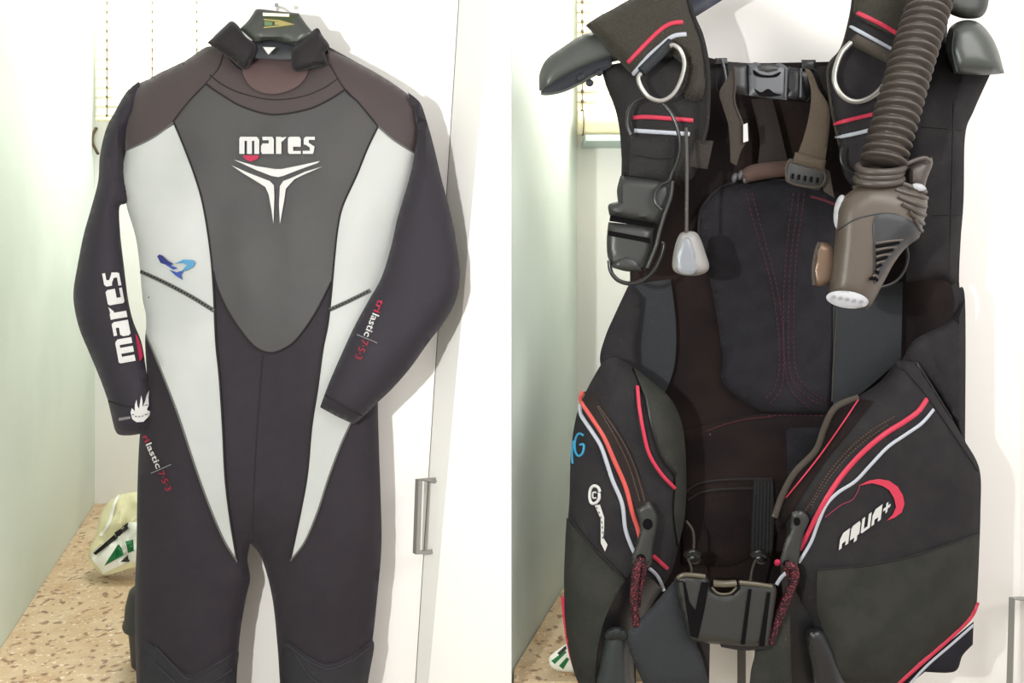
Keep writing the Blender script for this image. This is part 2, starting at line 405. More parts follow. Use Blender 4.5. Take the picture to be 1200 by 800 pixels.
V = [(xe(.05)+.001, DL+.001, .05), (-.001, YR, .05), (-.001, YR, 2.45), (xe(2.45)+.001, DL+.001, 2.45)]; V += [(x-.002, y+.018, z) for x, y, z in V]
d2 = mesh('door', V, BX, M_door, cb, smooth=False)
def handle(parent, uo, ui, v0, v1, d0, d1, lean=3):
    r = .0066
    tube3('handle', [P(ui, v0+1, d1), P(uo, v0, d0), P(uo-lean, v1, d0), P(ui-lean, v1-1, d1)], r, M_steel, parent, sides=4, smoothpath=False)
handle(d2, 491, 512, 562, 647, 1.325, 1.362)
cb2 = thing('cupboard', (.7, 1.65, 0), 'tall white cupboard behind the black dive vest', 'cupboard')
DR = 1.47
box('carcass', .46, 1.6, DR+.02, 1.895, 0, 2.5, M_door, cb2)
box('door', .262, (1196-600)/F*DR, DR, DR+.018, .05, 2.45, M_door, cb2)
V = [((1197-600)/F*DR, DR+.002, .05), (1.25, 1.33, .05), (1.25, 1.33, 2.45), ((1197-600)/F*DR, DR+.002, 2.45)]; V += [(x+.002, y+.018, z) for x, y, z in V]
d3 = mesh('door', V, BX, M_door, cb2, smooth=False)
handle(d3, 1186, 1209, 701, 812, 1.40, 1.455)
# ------------------------------------------------------------------ plastic bags and bins on the worktops
M_bag = mat('white_plastic_bag', (232,234,222), .35, spec=.6, coat=.2); M_bag2 = mat('clear_yellowish_plastic', (216,212,170), .3, spec=.6)
M_blk = mat('black_print', (45,45,42), .6); M_grn = mat('green_print', (40,135,75), .5)
bagF = Field([(103,650),(112,628),(118,603),(134,583),(165,576),(222,580),(232,640),(200,662),(160,664),(121,673)], lambda u, v: 1.80+(672-v)*.0009, .022, 30, .026, .11)
b1 = thing('plastic_bag', P(160, 668, 1.84), 'crumpled white plastic bag with green and black print on the worktop beside the wetsuit', 'bag')
panel('bag', [(103,650),(112,628),(118,603),(134,583),(165,576),(222,580),(232,640),(200,662),(160,664),(121,673)], M_bag2, b1, bagF, back=lambda u, v, q: 1.834+(672-v)*.0009, step=6)
panel('printed_face', [(104,650,1),(130,630,1),(152,611,1),(190,615,1),(190,655,1),(146,660,1),(121,672,1)], M_bag, b1, bagF, thick=.001, off=.004, curved=False, step=6)
decal('print', [[(109,648),(134,626),(137,631),(112,650)], [(134,624),(150,612),(152,617),(137,631)], [(141,658),(150,650),(152,658)]], M_blk, b1, bagF, .0085, step=4)
decal('print', [[(122,663),(140,634),(145,650)], [(147,634),(156,632),(157,645),(150,648)]], M_grn, b1, bagF, .0085, step=4)
line('fold', [(118,628),(128,612),(134,590),(140,580)], 4, M_bag, b1, bagF, .002)
b2 = thing('plastic_bag', P(660, 790, 1.42), 'small white and green plastic bag on the worktop behind the dive vest', 'bag')
f2 = Field([(643,772),(655,760),(668,754),(700,756),(705,780),(690,787),(652,785)], lambda u, v: 1.372, .01, 14)
panel('bag', [(643,772),(655,760),(668,754),(700,756),(705,780),(690,787),(652,785)], M_bag, b2, f2, back=1.376, step=4)
decal('print', [[(646,774),(662,762),(664,764),(650,778)], [(655,780),(664,770),(667,772),(660,784)]], M_grn, b2, f2, .002)
decal('print', [[(653,765),(663,756),(664,760),(656,768)]], M_blk, b2, f2, .002)
M_bin = mat('dark_rubber', (58,58,56), .5, spec=.4)
def lathe(name, cx, cy, prof_, m, parent, n=24, label=None):
    V = []; Fs = []
    for r, z in prof_:
        for j in range(n):
            a = 2*math.pi*j/n; V.append((cx+r*math.cos(a), cy+r*math.sin(a), z))
    k = len(prof_)
    for i in range(k-1):
        for j in range(n): Fs.append([i*n+j, i*n+(j+1) % n, (i+1)*n+(j+1) % n, (i+1)*n+j])
    Fs.append(list(range(n))[::-1]); Fs.append([(k-1)*n+j for j in range(n)])
    return mesh(name, V, Fs, m, parent, label=label)
bx_, by_ = (183-600)/F*1.41, 1.425
bn = thing('waste_bin', (bx_, by_, ZC), 'dark grey bin with a rounded lid half hidden behind the wetsuit leg', 'bin')
z1 = CZ-(745-330)/F*1.37
lathe('bin_body', bx_, by_, [(.048, ZC), (.053, z1-.004), (.053, z1-.002)], M_bin, bn)
lathe('lid', bx_, by_, [(.0545, z1-.002), (.062, z1), (.063, z1+.006), (.060, z1+.012), (.058, z1+.04), (.052, z1+.064), (.045, z1+.07), (.002, z1+.074)], M_bin, bn)
bx2 = (700-600)/F*1.47
bn2 = thing('waste_bin', (bx2, 1.475, ZC), 'black bin low behind the left pocket of the dive vest', 'bin')
lathe('bin_body', bx2, 1.452, [(.045, ZC), (.05, ZC+.028), (.05, ZC+.03)], mat('black_plastic_bin', (30,28,30), .5), bn2)
# ------------------------------------------------------------------ wetsuit
ws = thing('wetsuit', P(300, 1010, 1.29), 'black and silver full-length wetsuit with charcoal chest panel hanging on the cupboard', 'wetsuit')
body = [(268,52,1),(286,70),(320,74),(350,72),(384,54,1),(420,74),(455,94),(480,112),(491,122),(494,150),(487,190),(480,230),(468,290),(455,340),(447,400),(443,460),(444,520),(446,580),(447,640),(442,700),(436,755),(428,810),(425,900),(427,980,1),(345,980,1),(335,900),(328,800),(325,755),(319,700),(307,655),(293,636,1),(290,655),(293,678),(288,702),(281,745),(277,800),(272,900),(268,980,1),(185,980,1),(168,900),(160,800),(158,700),(160,640),(161,570),(164,508),(172,455),(170,400),(172,375),(167,348),(165,318),(160,280),(149,240),(143,205),(146,175),(146,140),(152,112),(175,92),(215,72),(240,60)]
bodyF = Field(body, 1.300, .036, 58, .008, .018)
panel('body', body, M_neo, ws, bodyF, back=lambda u, v, q: 1.306+.012*float(prof(q/40)), step=9)
def sp(name, pts, m, off=.0022, label=None, curved=True, field=bodyF, step=8, th=.003):
    return panel(name, pts, m, ws, field, thick=th, off=off, label=label, curved=curved, step=step)
chest = [(241,98,1),(260,111),(285,125),(320,134),(360,128),(385,117),(404,105,1),(420,120),(443,148,1),(430,175),(418,205),(402,240),(396,265),(392,300),(388,330),(372,362),(355,388),(340,404),(320,413),(303,409),(288,395),(268,366),(255,338),(250,318),(246,290),(238,240),(228,205),(214,168),(203,142,1),(220,120)]
sp('chest_panel', chest, M_chest, label='charcoal grey chest panel')
lp = [(148,176,1),(178,162),(205,145,1),(214,168),(228,205),(238,240),(246,290),(250,335),(252,370),(253,400),(257,440),(261,500),(264,560),(270,610),(278,658,1),(262,632),(245,592),(228,545),(210,490),(195,450),(183,420),(171,392,1),(171,370),(166,340),(164,315),(159,278),(148,240),(143,205)]
sp('side_panel', lp, M_silver, label='silver grey side panel')
rp = [(444,149,1),(463,165),(487,180,1),(490,200),(484,235),(476,280),(468,320),(452,360),(440,400),(430,440),(413,492),(400,520),(385,560),(372,600),(357,635),(340,657,1),(352,600),(360,555),(365,500),(372,455),(378,410),(384,380),(388,345),(390,310),(392,300),(396,265),(402,240),(418,205),(430,175)]
sp('side_panel', rp, M_silver, label='silver grey side panel')
sp('shoulder_panel', [(262,60,1),(244,54),(215,72),(175,92),(155,104),(147,135),(147,176,1),(178,162),(204,143,1),(222,120),(242,97,1),(256,80)], M_neo3, .003, label='black shoulder panel with flash glare painted in brownish')
sp('shoulder_panel', [(384,58,1),(420,74),(455,94),(480,112),(491,122),(493,150),(486,180,1),(463,166),(443,148,1),(420,120),(404,103,1),(388,82)], M_neo3, .003, label='black shoulder panel with flash glare painted in brownish')
sp('neck_yoke', [(262,62,1),(284,82),(300,62,1),(322,66),(346,62,1),(362,82),(384,62,1),(398,92),(404,104,1),(385,117),(360,127),(320,133),(285,124),(260,110),(242,97,1)], M_neo3, .0035, label='black neck yoke with flash glare painted in brownish')
panel('neck_lining', [(292,62,1),(320,66),(352,64,1),(362,80),(350,100),(322,110),(296,103),(284,82)], M_neck, ws, lambda u, v: bodyF(u, v), .002, off=.0075, step=6, bulge=.004, br=12)
colF = lambda u, v: 1.25+.0*u
panel('collar', [(243,50,1),(262,32),(271,25),(279,30),(287,42),(301,56),(291,78),(283,80),(268,68),(256,60)], M_collar, ws, 1.262, .03, .016, 12, 6)
panel('collar', [(342,58,1),(356,46),(371,33),(378,42),(386,54),(381,62),(383,76),(366,80),(348,84),(341,76)], M_collar, ws, 1.262, .03, .016, 12, 6)
# right sleeve seam loops
slL = [(163,95,1),(148,108),(134,132),(124,152),(117,182),(115,212),(107,243),(98,275),(91,310),(86,342),(88,365),(94,388),(104,412),(115,438),(125,465),(130,485),(134,502,1),(139,509),(152,510),(166,508,1),(178,490),(177,470),(172,438),(166,402),(156,376),(150,350),(145,310),(141,275),(140,243),(148,236),(146,205),(146,175),(150,150),(164,120)]
sLF = Field(slL, lambda u, v: 1.296, .030, 30, .006, .03)
panel('sleeve', slL, M_neo2, ws, sLF, back=lambda u, v, q: 1.301+.010*float(prof(q/20)), step=8)
slR = [(478,108,1),(492,120),(499,138),(508,170),(518,212),(530,258),(537,298),(539,325),(534,352),(520,378),(503,400),(480,432),(458,457),(443,471),(430,484),(415,497,1),(395,488),(375,477,1),(385,450),(398,420),(415,383),(432,352),(447,325),(458,290),(466,255),(478,215),(485,185),(489,150)]
def sRb(u, v): return 1.282-.026*min(max((v-150)/250, 0), 1)
sRF = Field(slR, sRb, .034, 34, .006, .03)
panel('sleeve', slR, M_neo2, ws, sRF, back=lambda u, v, q: sRb(u, v)+.006+.010*float(prof(q/20)), step=8)
def cuff_line(pts, F_, wd=2): line('cuff_seam', pts, wd, M_seam, ws, F_, .0008)
cuff_line([(127,470),(150,476),(176,474)], sLF); cuff_line([(381,463),(400,474),(424,487)], sRF)
# seams
SE = [([(241,98),(260,111),(285,125),(320,134),(360,128),(385,117),(404,105)], M_seam, 2.4), ([(246,88),(262,100),(285,110),(320,117),(355,113),(380,103),(396,92)], M_seam, 2),
      ([(203,142),(220,120),(241,98),(256,80),(262,62)], M_seam, 2), ([(386,75),(404,105),(420,120),(443,148)], M_seam, 2),
      ([(203,142),(214,168),(228,205),(238,240),(246,290),(250,335),(253,400),(257,440),(261,500),(264,560),(270,610),(278,658)], M_seam, 2.2),
      ([(443,148),(430,175),(418,205),(402,240),(396,265),(392,300),(388,345),(384,380),(378,410),(372,455),(365,500),(360,555),(352,600),(340,657)], M_seam, 2.2),
      ([(250,318),(255,338),(268,366),(288,395),(303,409),(320,413),(340,404),(355,388),(372,362),(388,330)], M_seam, 2),
      ([(171,392),(183,420),(195,450),(210,490),(228,545),(245,592),(262,632),(278,658)], M_seamg, 2.2),
      ([(413,492),(400,520),(385,560),(372,600),(357,635),(340,657)], M_seamg, 2.2),
      ([(148,176),(178,162),(204,143)], M_seamg, 2), ([(443,148),(463,165),(487,180)], M_seamg, 2)]
for pts, m, wd in SE: line('seam', pts, wd, m, ws, bodyF, .0030)
for pts in ([(165,318),(195,332),(225,348),(251,364)], [(386,363),(410,352),(434,340)]):
    line('seam', pts, 5, M_seamg, ws, bodyF, .0028, flat=.4)
    dashes('seam_stitching', [pts], 2.2, M_seam, ws, bodyF, .0058, 2, 2)
line('seam', [(296,636),(298,560),(303,480),(308,416)], 1.4, M_seam, ws, bodyF, .0004)
# knee pads
M_knee = mat('knee_pad_rubber', (50,48,54), .6, bump=.3, scale=500)
for pts, ch in (([(170,754),(200,775),(222,790),(245,780),(278,760),(276,800),(272,900),(225,930),(178,900),(168,810)], [[(182,757),(205,782),(222,796),(245,784),(270,768)], [(180,775),(205,800),(222,812),(248,800),(272,785)]]),
                ([(332,752),(360,768),(385,778),(415,766),(438,752),(430,810),(426,900),(385,930),(340,900),(330,810)], [[(336,755),(362,775),(385,784),(412,774),(434,758)], [(345,765),(365,795),(385,806)]])):
    k = sp('knee_pad', pts, M_knee, .002, label='ribbed charcoal knee pad')
    for c in ch: line('rib', c, 2, M_knee, k, bodyF, .003)
# prints
word_decal('lettering', 'mares', M_white, ws, bodyF, 280.5, 180.2, (89, 0), (0, -20), .0068, 'white lettering')
decal('emblem', [[(284,182),(304,182),(302,186),(294,189.5),(288,187)]], M_pinkr, ws, bodyF, .0066, step=4)
TR = [[(274,187),(300,194.5),(322,198),(330,198),(350,194),(375,188.5),(372,191),(350,199),(332,206),(326,207.5),(318,206),(300,199)],
      [(271,193.5),(290,202),(308,209),(316,212),(321,217),(321.5,230),(320.5,262),(318,245),(315,228),(311,219),(300,212),(285,203)],
      [(378,195),(355,205),(345,210),(335,221),(333,235),(328,262),(327,240),(328,218),(332,212),(340,209),(358,201)]]
decal('emblem', TR, M_white, ws, bodyF, .0068, label='white three-armed emblem', step=5)
word_decal('lettering', 'mares', M_white, ws, sLF, 159.0, 422.5, (-20, -106), (-19.5, 3.5), .0022, 'white lettering up the sleeve')
decal('emblem', [[(158.5,391),(161,394),(165,404),(167.5,416),(166,421),(163.5,423)]], M_pinkr, ws, sLF, .0022)
FL = [[(153,483),(154.5,478),(156.5,480),(158,482),(158,474),(160,468),(161,475),(163,479),(164,472),(165.5,463),(167,470),(167,477),(170,470),(172,462),(175,457),(174,466),(174.5,474),(172,480),(176,482),(174,488),(168,494),(160,494.5),(155,491)]]
decal('emblem', FL, M_white, ws, sLF, .0022, label='white flame emblem on the cuff')
for q_ in ([(139,489.5),(153,487.5),(153,490.5),(139,493)], [(172,484),(177,483),(177,487),(173,488)]): decal('emblem', [q_], M_greyt, ws, sLF, .002)
dashes('print_gap', [[(155,485),(160,488),(168,487),(174,483)]], 1, M_seam, ws, sLF, .0026, 2, 2)
def tri(o, lead, F_, off, A0, n, up):
    """lettering along n from A0: red start, white middle, red figures"""
    u, v = A0; L = math.hypot(*n); d = (n[0]/L, n[1]/L)
    a, b, c = lead
    text_decal('lettering', a, M_pinkr, o, F_, u, v, (n[0]*b[0], n[1]*b[0]), up, off)
    u2, v2 = u+n[0]*(b[0]+.02), v+n[1]*(b[0]+.02)
    text_decal('lettering', 'lastic', M_white, o, F_, u2, v2, (n[0]*b[1], n[1]*b[1]), up, off)
    u3, v3 = u2+n[0]*(b[1]+.02), v2+n[1]*(b[1]+.02)
    q = (up[0]/math.hypot(*up), up[1]/math.hypot(*up))
    decal('divider', [[(u3-q[0]*8, v3-q[1]*8), (u3+q[0]*18, v3+q[1]*18), (u3+q[0]*18+d[0]*1.2, v3+q[1]*18+d[1]*1.2), (u3-q[0]*8+d[0]*1.2, v3-q[1]*8+d[1]*1.2)]], M_greyt, o, F_, off, step=3)
    text_decal('lettering', '7·5·3', M_redt, o, F_, u3+d[0]*2.5, v3+d[1]*2.5, (n[0]*b[2], n[1]*b[2]), up, off)
tri(ws, ('tri', (.21, .40, .33), 0), sRF, .0022, (443.5, 350), (-27.5, 68), (11, 4.6))
tri(ws, ('ri', (.12, .46, .36), 0), bodyF, .0025, (166.5, 511), (28, 64), (9.4, -4.1))
MN = [([(184,300),(187,298),(191,300),(196,305),(203,309),(200,311),(194,310),(188,308)], M_bl1), ([(191,306),(200,311),(208,314),(203,316),(195,311)], M_bl3), ([(204,309),(215,304),(226,304.5),(229,308),(226,313),(218,317),(212,318),(219,311),(215,308)], M_bl2), ([(198,316),(207,319),(216,316),(212,322),(214,328),(206,323)], M_bl3)]
for pts, m in MN: decal('emblem', [pts], m, ws, bodyF, .0068, step=4)
# neck tag
decal('care_tag', [[(308,55),(323,55.5),(314.5,64)]], M_white, ws, 1.243, 0, label='white neck tag')
# hanger of the wetsuit
M_hang = mat('grey_black_plastic', (72,74,70), .4, spec=.5); M_hd = mat('dark_plastic', (28,30,38), .5, spec=.4)
h1 = thing('coat_hanger', P(324, 70, 1.27), 'dark grey plastic hanger with a green label holding the wetsuit', 'hanger')
panel('neck', [(299,12,1),(304,10.5),(325,13),(350,15.5,1),(357,26),(369,41,1),(348,54,1),(335,50),(318,47),(298,49,1),(281,34,1),(291,24)], M_hang, h1, 1.262, .022, .008, 8, 5)
panel('shoulder_bar', [(286,50,1),(298,47),(318,45),(336,48),(352,52,1),(352,66),(335,70),(300,68),(286,66)], M_hd, h1, 1.268, .012, .002, 5, 6)
lb = panel('label', [(306.5,15,1),(347,18,1),(344,36.5),(306,38,1)], mat('olive_label', (62,72,38), .4, spec=.5), h1, 1.2545, .002, .001, 3, 6, curved=False)
decal('print', [[(308,14.8),(339,16.3),(339,19.6),(308,18.6)]], mat('cream_print', (238,228,200), .5), lb, 1.2533, 0)
decal('print', [[(309,22),(328,23.5),(345.5,28.5),(328,31),(309,33),(309,31.4),(326,29.8),(337,28.5),(326,25.6),(309,23.6)], [(322,25.5),(333,26.5),(340,28.4),(330,29.5),(322,29)]], mat('gold_print', (190,175,110), .4), lb, 1.2533, 0)
decal('print', [[(310,24.5),(319,26),(319,29.5),(310,30)]], mat('mint_print', (120,150,110), .5), lb, 1.2533, 0)
tube3('hook', [P(325,16,1.285), P(325,12,1.31), P(326,9,1.34), P(326,8,1.371)], .0022, M_steel, h1)
tag(disc('nail', 324, 6, 1.268, 2.4, 2.6, M_steel, None, .006), 'small dark screw head above the wetsuit hanger', 'screw')
# ------------------------------------------------------------------ dive vest
VS = thing('dive_vest', P(900, 820, 1.34), 'black dive vest with red and white piping and a ribbed hose on a dark hanger', 'dive vest')
K_int = mat('vest_inner_black', (36,28,30), .9, spec=.15, bump=.4, scale=700, c2=(48,37,34), cs=9)
K_fab = mat('vest_black_cordura', (48,45,49), .85, spec=.2, bump=.5, scale=800, c2=(54,51,53), cs=30)
K_grn = mat('vest_charcoal_cordura', (58,59,55), .85, spec=.2, bump=.5, scale=800, c2=(65,65,60), cs=25)
K_oli = mat('vest_shoulder_mesh', (74,70,60), .85, spec=.25, bump=.7, scale=500, c2=(62,58,52), cs=400, sheen=.1)
K_blu = mat('vest_webbing_slate', (56,58,62), .85, bump=.5, scale=600)
K_web = mat('vest_webbing_black', (42,39,40), .8, bump=.5, scale=600)
K_brn = mat('vest_webbing_brown', (98,86,72), .85, bump=.5, scale=700)
K_tap = mat('vest_hem_taupe', (88,80,72), .85, bump=.5, scale=700)
K_pad = mat('vest_back_pad', (50,48,54), .9, spec=.2, bump=.6, scale=500, c2=(44,42,47), cs=30)
K_red = mat('red_piping', (232,62,92), .55, spec=.4); K_wht = mat('white_piping', (215,220,232), .55, spec=.4)
K_ora = mat('coral_piping', (244,104,96), .55)
K_stm = mat('magenta_thread', (92,40,62), .7); K_std = mat('dark_red_thread', (84,32,36), .7)
K_slot = mat('slot_shadow_black', (24,22,24), .95, spec=.05)
K_pls = mat('buckle_plastic', (58,59,58), .42, spec=.5, bump=.1, scale=300); K_pl2 = mat('dark_plastic_and_shade', (26,25,28), .4, spec=.5)
K_pl3 = mat('grey_buckle_plastic', (98,100,106), .4, spec=.5)
K_ss = mat('stainless_ring', (214,212,205), .28, metal=.55); K_dk = mat('dark_metal_ring', (84,84,84), .3, metal=.7)
def vp(name, pts, m, d, th=.004, bl=0, br=10, step=8, parent=VS, **k): return panel(name, pts, m, parent, d, th, bl, br, step, **k)
def ring(name, pts, wpx, m, d, parent=VS, closed=False):
    return tube3(name, [P(u, v, (d(u, v) if callable(d) else d)) for u, v in pts], wpx/2/F*1.24, m, parent, closed, 8)
# back shell and lining
vp('back_shell', [(735,62,1),(800,62),(850,72,1),(880,74),(985,72,1),(1050,50),(1100,30,1),(1160,85,1),(1140,130),(1130,160),(1128,240),(1124,330),(1131,360),(1131,515,1),(1140,600),(1110,690),(1000,735),(905,748,1),(800,748,1),(745,742),(700,742),(668,690),(668,600),(677,490),(706,430,1),(712,400),(722,378),(738,340),(733,250),(728,180),(726,120)], K_int, 1.405, .022, .012, 20, 10, wr=.004, ws=.02)
vp('lumbar_panel', [(800,505,1),(830,497),(870,488),(905,484),(960,483),(1000,485,1),(985,560),(930,600),(905,630),(860,662),(800,660,1)], K_int, 1.388, .01, .006, 12, 8)
# back pad
padp = [(818,262),(826,238),(846,219),(875,212),(930,213),(965,222),(992,238,1),(990,340),(984,400),(976,468),(966,484),(915,484),(885,478),(848,450),(846,415),(838,360),(826,300)]
padF = Field(padp, 1.388, .022, 22, .004, .03)
vp('back_pad', padp, K_pad, padF, back=1.395)
vp('pad_channel', [(873,222,1),(937,222,1),(930,300),(925,380),(928,440),(945,466),(966,478,1),(893,474,1),(912,450),(915,400),(905,330),(888,270)], K_pad, padF, .003, off=-.0005, parent=VS)
line('piping', [(819,275),(820,250),(830,233),(848,218),(875,211),(900,210),(930,212)], 3, K_web, VS, padF, .003)
st1 = [[(874,226),(886,270),(903,330),(911,380),(913,430),(907,455),(893,470)], [(881,226),(893,270),(909,330),(917,380),(918,436),(914,458),(901,474)],
       [(937,226),(932,262),(927,300),(924,360),(925,430),(935,455),(962,476)], [(943,226),(938,262),(933,300),(930,360),(931,425),(941,450),(970,472)], [(930,226),(925,262),(921,300),(918,360),(920,432),(929,460),(952,480)]]
dashes('stitching', st1, 1.3, K_stm, VS, padF, .0012, 4, 2)
lum = lambda u, v: 1.384
dashes('stitching', [[(900,487),(930,486),(965,487)], [(898,495),(930,494),(966,495)]], 1.3, K_stm, VS, lum, .0, 4, 2)
for pts in ([(828,505),(850,497),(875,491),(905,488)], [(832,512),(852,504),(877,498),(905,495)]): line('stitching', pts, 1.4, K_std, VS, 1.383, 0)
vp('lit_lower_back', [(915,497,1),(990,494,1),(975,560),(935,575),(919,556,1)], K_pad, 1.383, .004, .002, 8)  # lighter sheet: light on the lower back's right side is painted in
for pts in ([(803,577),(818,567),(850,562),(905,561)], [(806,586),(822,577),(850,573),(905,572)]): line('hem', pts, 3, K_web, VS, 1.378, 0)
vp('ribbed_webbing', [(883,561,1),(906,561,1),(908,600,1),(905,652,1),(879,652,1)], K_web, 1.374, .003, curved=False)
for k in range(6): line('rib', [(885+k*4, 566), (882+k*4.3, 650)], 1.6, K_blu, VS, 1.373, 0, curved=False)
# inner webbing bands
vp('webbing_band', [(738,333,1),(786,327,1),(792,380),(790,430),(775,470,1),(745,445,1),(742,390)], K_blu, 1.372, .004)
vp('webbing_band', [(976,350,1),(1058,330,1),(1056,420,1),(1010,460),(976,482,1)], K_blu, 1.366, .004)
line('hem', [(981,362),(977,420),(975,470)], 1.5, K_tap, VS, 1.364, 0)
# left armhole wing and side
wingp = [(737,333,1),(722,365),(709,395),(703,422),(712,448,1),(748,455,1),(746,400),(752,350,1)]
vp('side_wing', wingp, K_fab, 1.345, .006, .008, 10)
# right body side
rsp = [(1096,40,1),(1158,60),(1161,86,1),(1141,130),(1131,160),(1129,240),(1122,330),(1131,352),(1131,520,1),(1076,424,1),(1052,424,1),(1100,385),(1118,365),(1110,330),(1062,330,1),(1060,220),(1068,120)]
rsF = Field(rsp, 1.315, .03, 26, .008, .03)
vp('side_body', rsp, K_fab, rsF, back=1.33)
for pts in ([(1118,120),(1116,200),(1112,330)], [(1080,148),(1128,152)], [(1092,252),(1126,251)]): line('seam', pts, 1.6, K_web, VS, rsF, .0006)
vp('side_lower_wing', [(1056,424,1),(1072,398),(1110,378),(1126,358),(1131,352,1),(1131,520,1),(1090,452)], K_fab, 1.30, .01, .014, 16)
# ---- left shoulder
lsp = [(704,78,1),(745,70),(815,60,1),(829,90),(829,140),(824,168),(817,200),(800,216),(765,218),(728,210,1),(728,170),(722,132),(710,100)]
lsF = Field(lsp, 1.285, .03, 24, .004, .04)
vp('shoulder_strap', lsp, K_web, lsF, back=1.30)
lfp = [(686,30,1),(700,20),(722,8),(748,-8),(760,-22,1),(805,-22,1),(812,15),(822,42),(829,80),(828,112),(812,118),(800,110),(803,80),(780,60,1),(748,92,1),(733,80),(712,56)]
lfF = Field(lfp, 1.262, .03, 22, .004, .05)
vp('shoulder_flap', lfp, K_oli, lfF, back=1.275, label='olive black mesh shoulder flap')
line('hem', [(805,-10),(813,20),(823,45),(830,85),(829,140),(823,168)], 5, K_web, VS, 1.245, 0)
line('piping', [(736,73),(757,51),(775,34),(788,27),(800,26)], 5, K_red, VS, lfF, .001)
line('piping', [(742,87),(760,66),(778,50),(790,42),(804,40)], 5, K_wht, VS, lfF, .001)
line('piping', [(742,138),(760,137),(812,141)], 5, K_red, VS, lsF, .0015)
line('piping', [(743,153),(775,155),(808,157)], 5, K_wht, VS, lsF, .0015)
tube3('ring_holder', [P(752,84,1.222), P(787,50,1.222)], .0085, K_blu, VS, sides=10, smoothpath=False)
ring('steel_ring', [(751,86),(748,92),(752,103),(761,114),(775,118),(788,111),(797,96),(802,76),(798,60),(790,53),(785,54)], 5.2, K_ss, 1.212)
ring('dark_ring', [(739,158),(735,146),(736,132),(742,121),(753,115),(765,115),(777,122),(788,136),(794,152),(797,168),(795,184),(789,200),(783,212)], 4.4, K_dk, 1.222)
vp('webbing_loop', [(739,160,1),(790,161,1),(790,185),(784,212,1),(737,205,1)], K_web, 1.238, .012, .006, 10)
line('fold', [(738,178),(765,184),(788,184)], 3, K_fab, VS, 1.230, 0)
vp('webbing_tab', [(806,163,1),(836,165,1),(833,180),(829,198,1),(805,195,1)], K_brn if False else mat('vest_webbing_dim', (62,56,52), .85, bump=.5, scale=600), 1.262, .004, .003, 6)
# squeeze buckle
bk = vp('side_release_buckle', [(727,206,1),(755,209),(785,213,1),(788,228),(778,248),(771,262,1),(740,257),(714,252,1),(713,240),(724,236,1),(723,222)], K_pls, 1.236, .016, .012, 9, 5)
vp('buckle_socket', [(713,260,1),(740,263),(766,267,1),(764,290),(756,316,1),(735,316),(718,313,1),(712,300),(711,280)], K_pls, 1.238, .016, .012, 9, 5)
vp('buckle_slot', [(713,270,1),(762,279,1),(762,285,1),(713,276,1)], K_slot, 1.2255, .003, .0, 3, 4, curved=False)
vp('buckle_slot', [(715,252,1),(768,261,1),(766,267,1),(714,259,1)], K_slot, 1.240, .01, 0, 3, 4, curved=False)
vp('buckle_tongue', [(716,313,1),(724,303),(735,300),(747,305),(752,317,1),(735,318)], K_pl3 if False else K_pls, 1.228, .006, .006, 5, 4)
ring('buckle_lever', [(775,246),(768,238),(768,226),(775,216),(784,212),(788,200)], 4, K_dk, 1.215)
ring('buckle_lever', [(788,212),(786,230),(779,250),(773,270),(768,290),(758,314)], 5, K_pls, 1.220)
ring('dark_ring', [(714,305),(716,318),(724,328),(737,332),(752,329),(766,317),(774,302),(778,288),(775,284)], 5, K_dk, 1.236)
# cord and pull toggle
tube3('pull_cord', [P(804,150,1.215), P(805,200,1.205), P(804.5,272,1.20)], .0028, mat('grey_cord', (92,88,86), .6), VS, sides=8)
tgp = [(796,275),(804,271),(815,272),(821,280),(827,297),(831,312),(826,320),(812,323),(796,321),(788,313),(790,292)]
tg = vp('pull_toggle', tgp, mat('silver_rubber', (176,172,170), .45, spec=.5), 1.205, .014, .016, 14, 3.5, label='silver grey pull toggle')
panel('toggle_inset', [(801,280),(808,279),(814,292),(817,312),(812,321),(797,319),(793,305),(796,290)], mat('silver_inset', (160,164,172), .35, spec=.6), tg, 1.190, .008, .003, 6, 3.5)
# ---- chest strap
vp('webbing', [(815,74,1),(851,74,1),(851,108,1),(814,104,1)], K_web, 1.30, .005, .003, 6)
vp('webbing', [(945,80,1),(990,74,1),(990,115,1),(945,112,1)], K_web, 1.30, .005, .003, 6)
vp('buckle_slider', [(851,72,1),(878,74,1),(878,112,1),(862,110,1),(849,98,1)], K_pl2, 1.290, .012, .005, 6, 5)
vp('chest_buckle', [(877,76,1),(886,73),(900,78),(914,74),(924,80,1),(922,117,1),(900,115),(878,112,1)], K_pl3, 1.288, .012, .006, 6, 4)
for pts in ([(883,82),(892,87),(904,88),(915,84),(910,90),(895,91),(884,88)], [(884,104),(892,108),(900,104),(908,109),(916,111),(905,113),(890,112)]): vp('buckle_slot', pts, K_slot, 1.2815, .002, 0, 3, 3)
disc('buckle_button', 900, 80, 1.283, 14, 5.5, K_pls, VS, .004, dome=.003)
vp('buckle_slider', [(924,78,1),(952,82,1),(950,112),(946,119,1),(922,115,1)], K_pl2, 1.290, .012, .005, 6, 5)
for u in (921.5, 939): line('buckle_bar', [(u, 80), (u-1, 114)], 2.4, K_pl3, VS, 1.281, 0, curved=False)
ring('buckle_bar', [(846,68),(849,80),(852,98)], 3, K_pl3, 1.278)
vp('clip_cap', [(838,68,1),(852,68,1),(853,74,1),(838,75,1)], K_pls, 1.285, .01, .003, 4, 4)
vp('clip_cap', [(939,70,1),(956,70,1),(956,82,1),(940,80,1)], K_pl2, 1.285, .01, .003, 4, 4)
vp('webbing_tail', [(860,77,1),(852,92),(843,108),(847,125),(854,150),(856,190,1),(863,194,1),(868,178),(876,160),(868,140),(861,118),(861,95)], mat('webbing_tail_taupe', (72,64,58), .85, bump=.4, scale=700), 1.275, .003, .002, 5, 5)
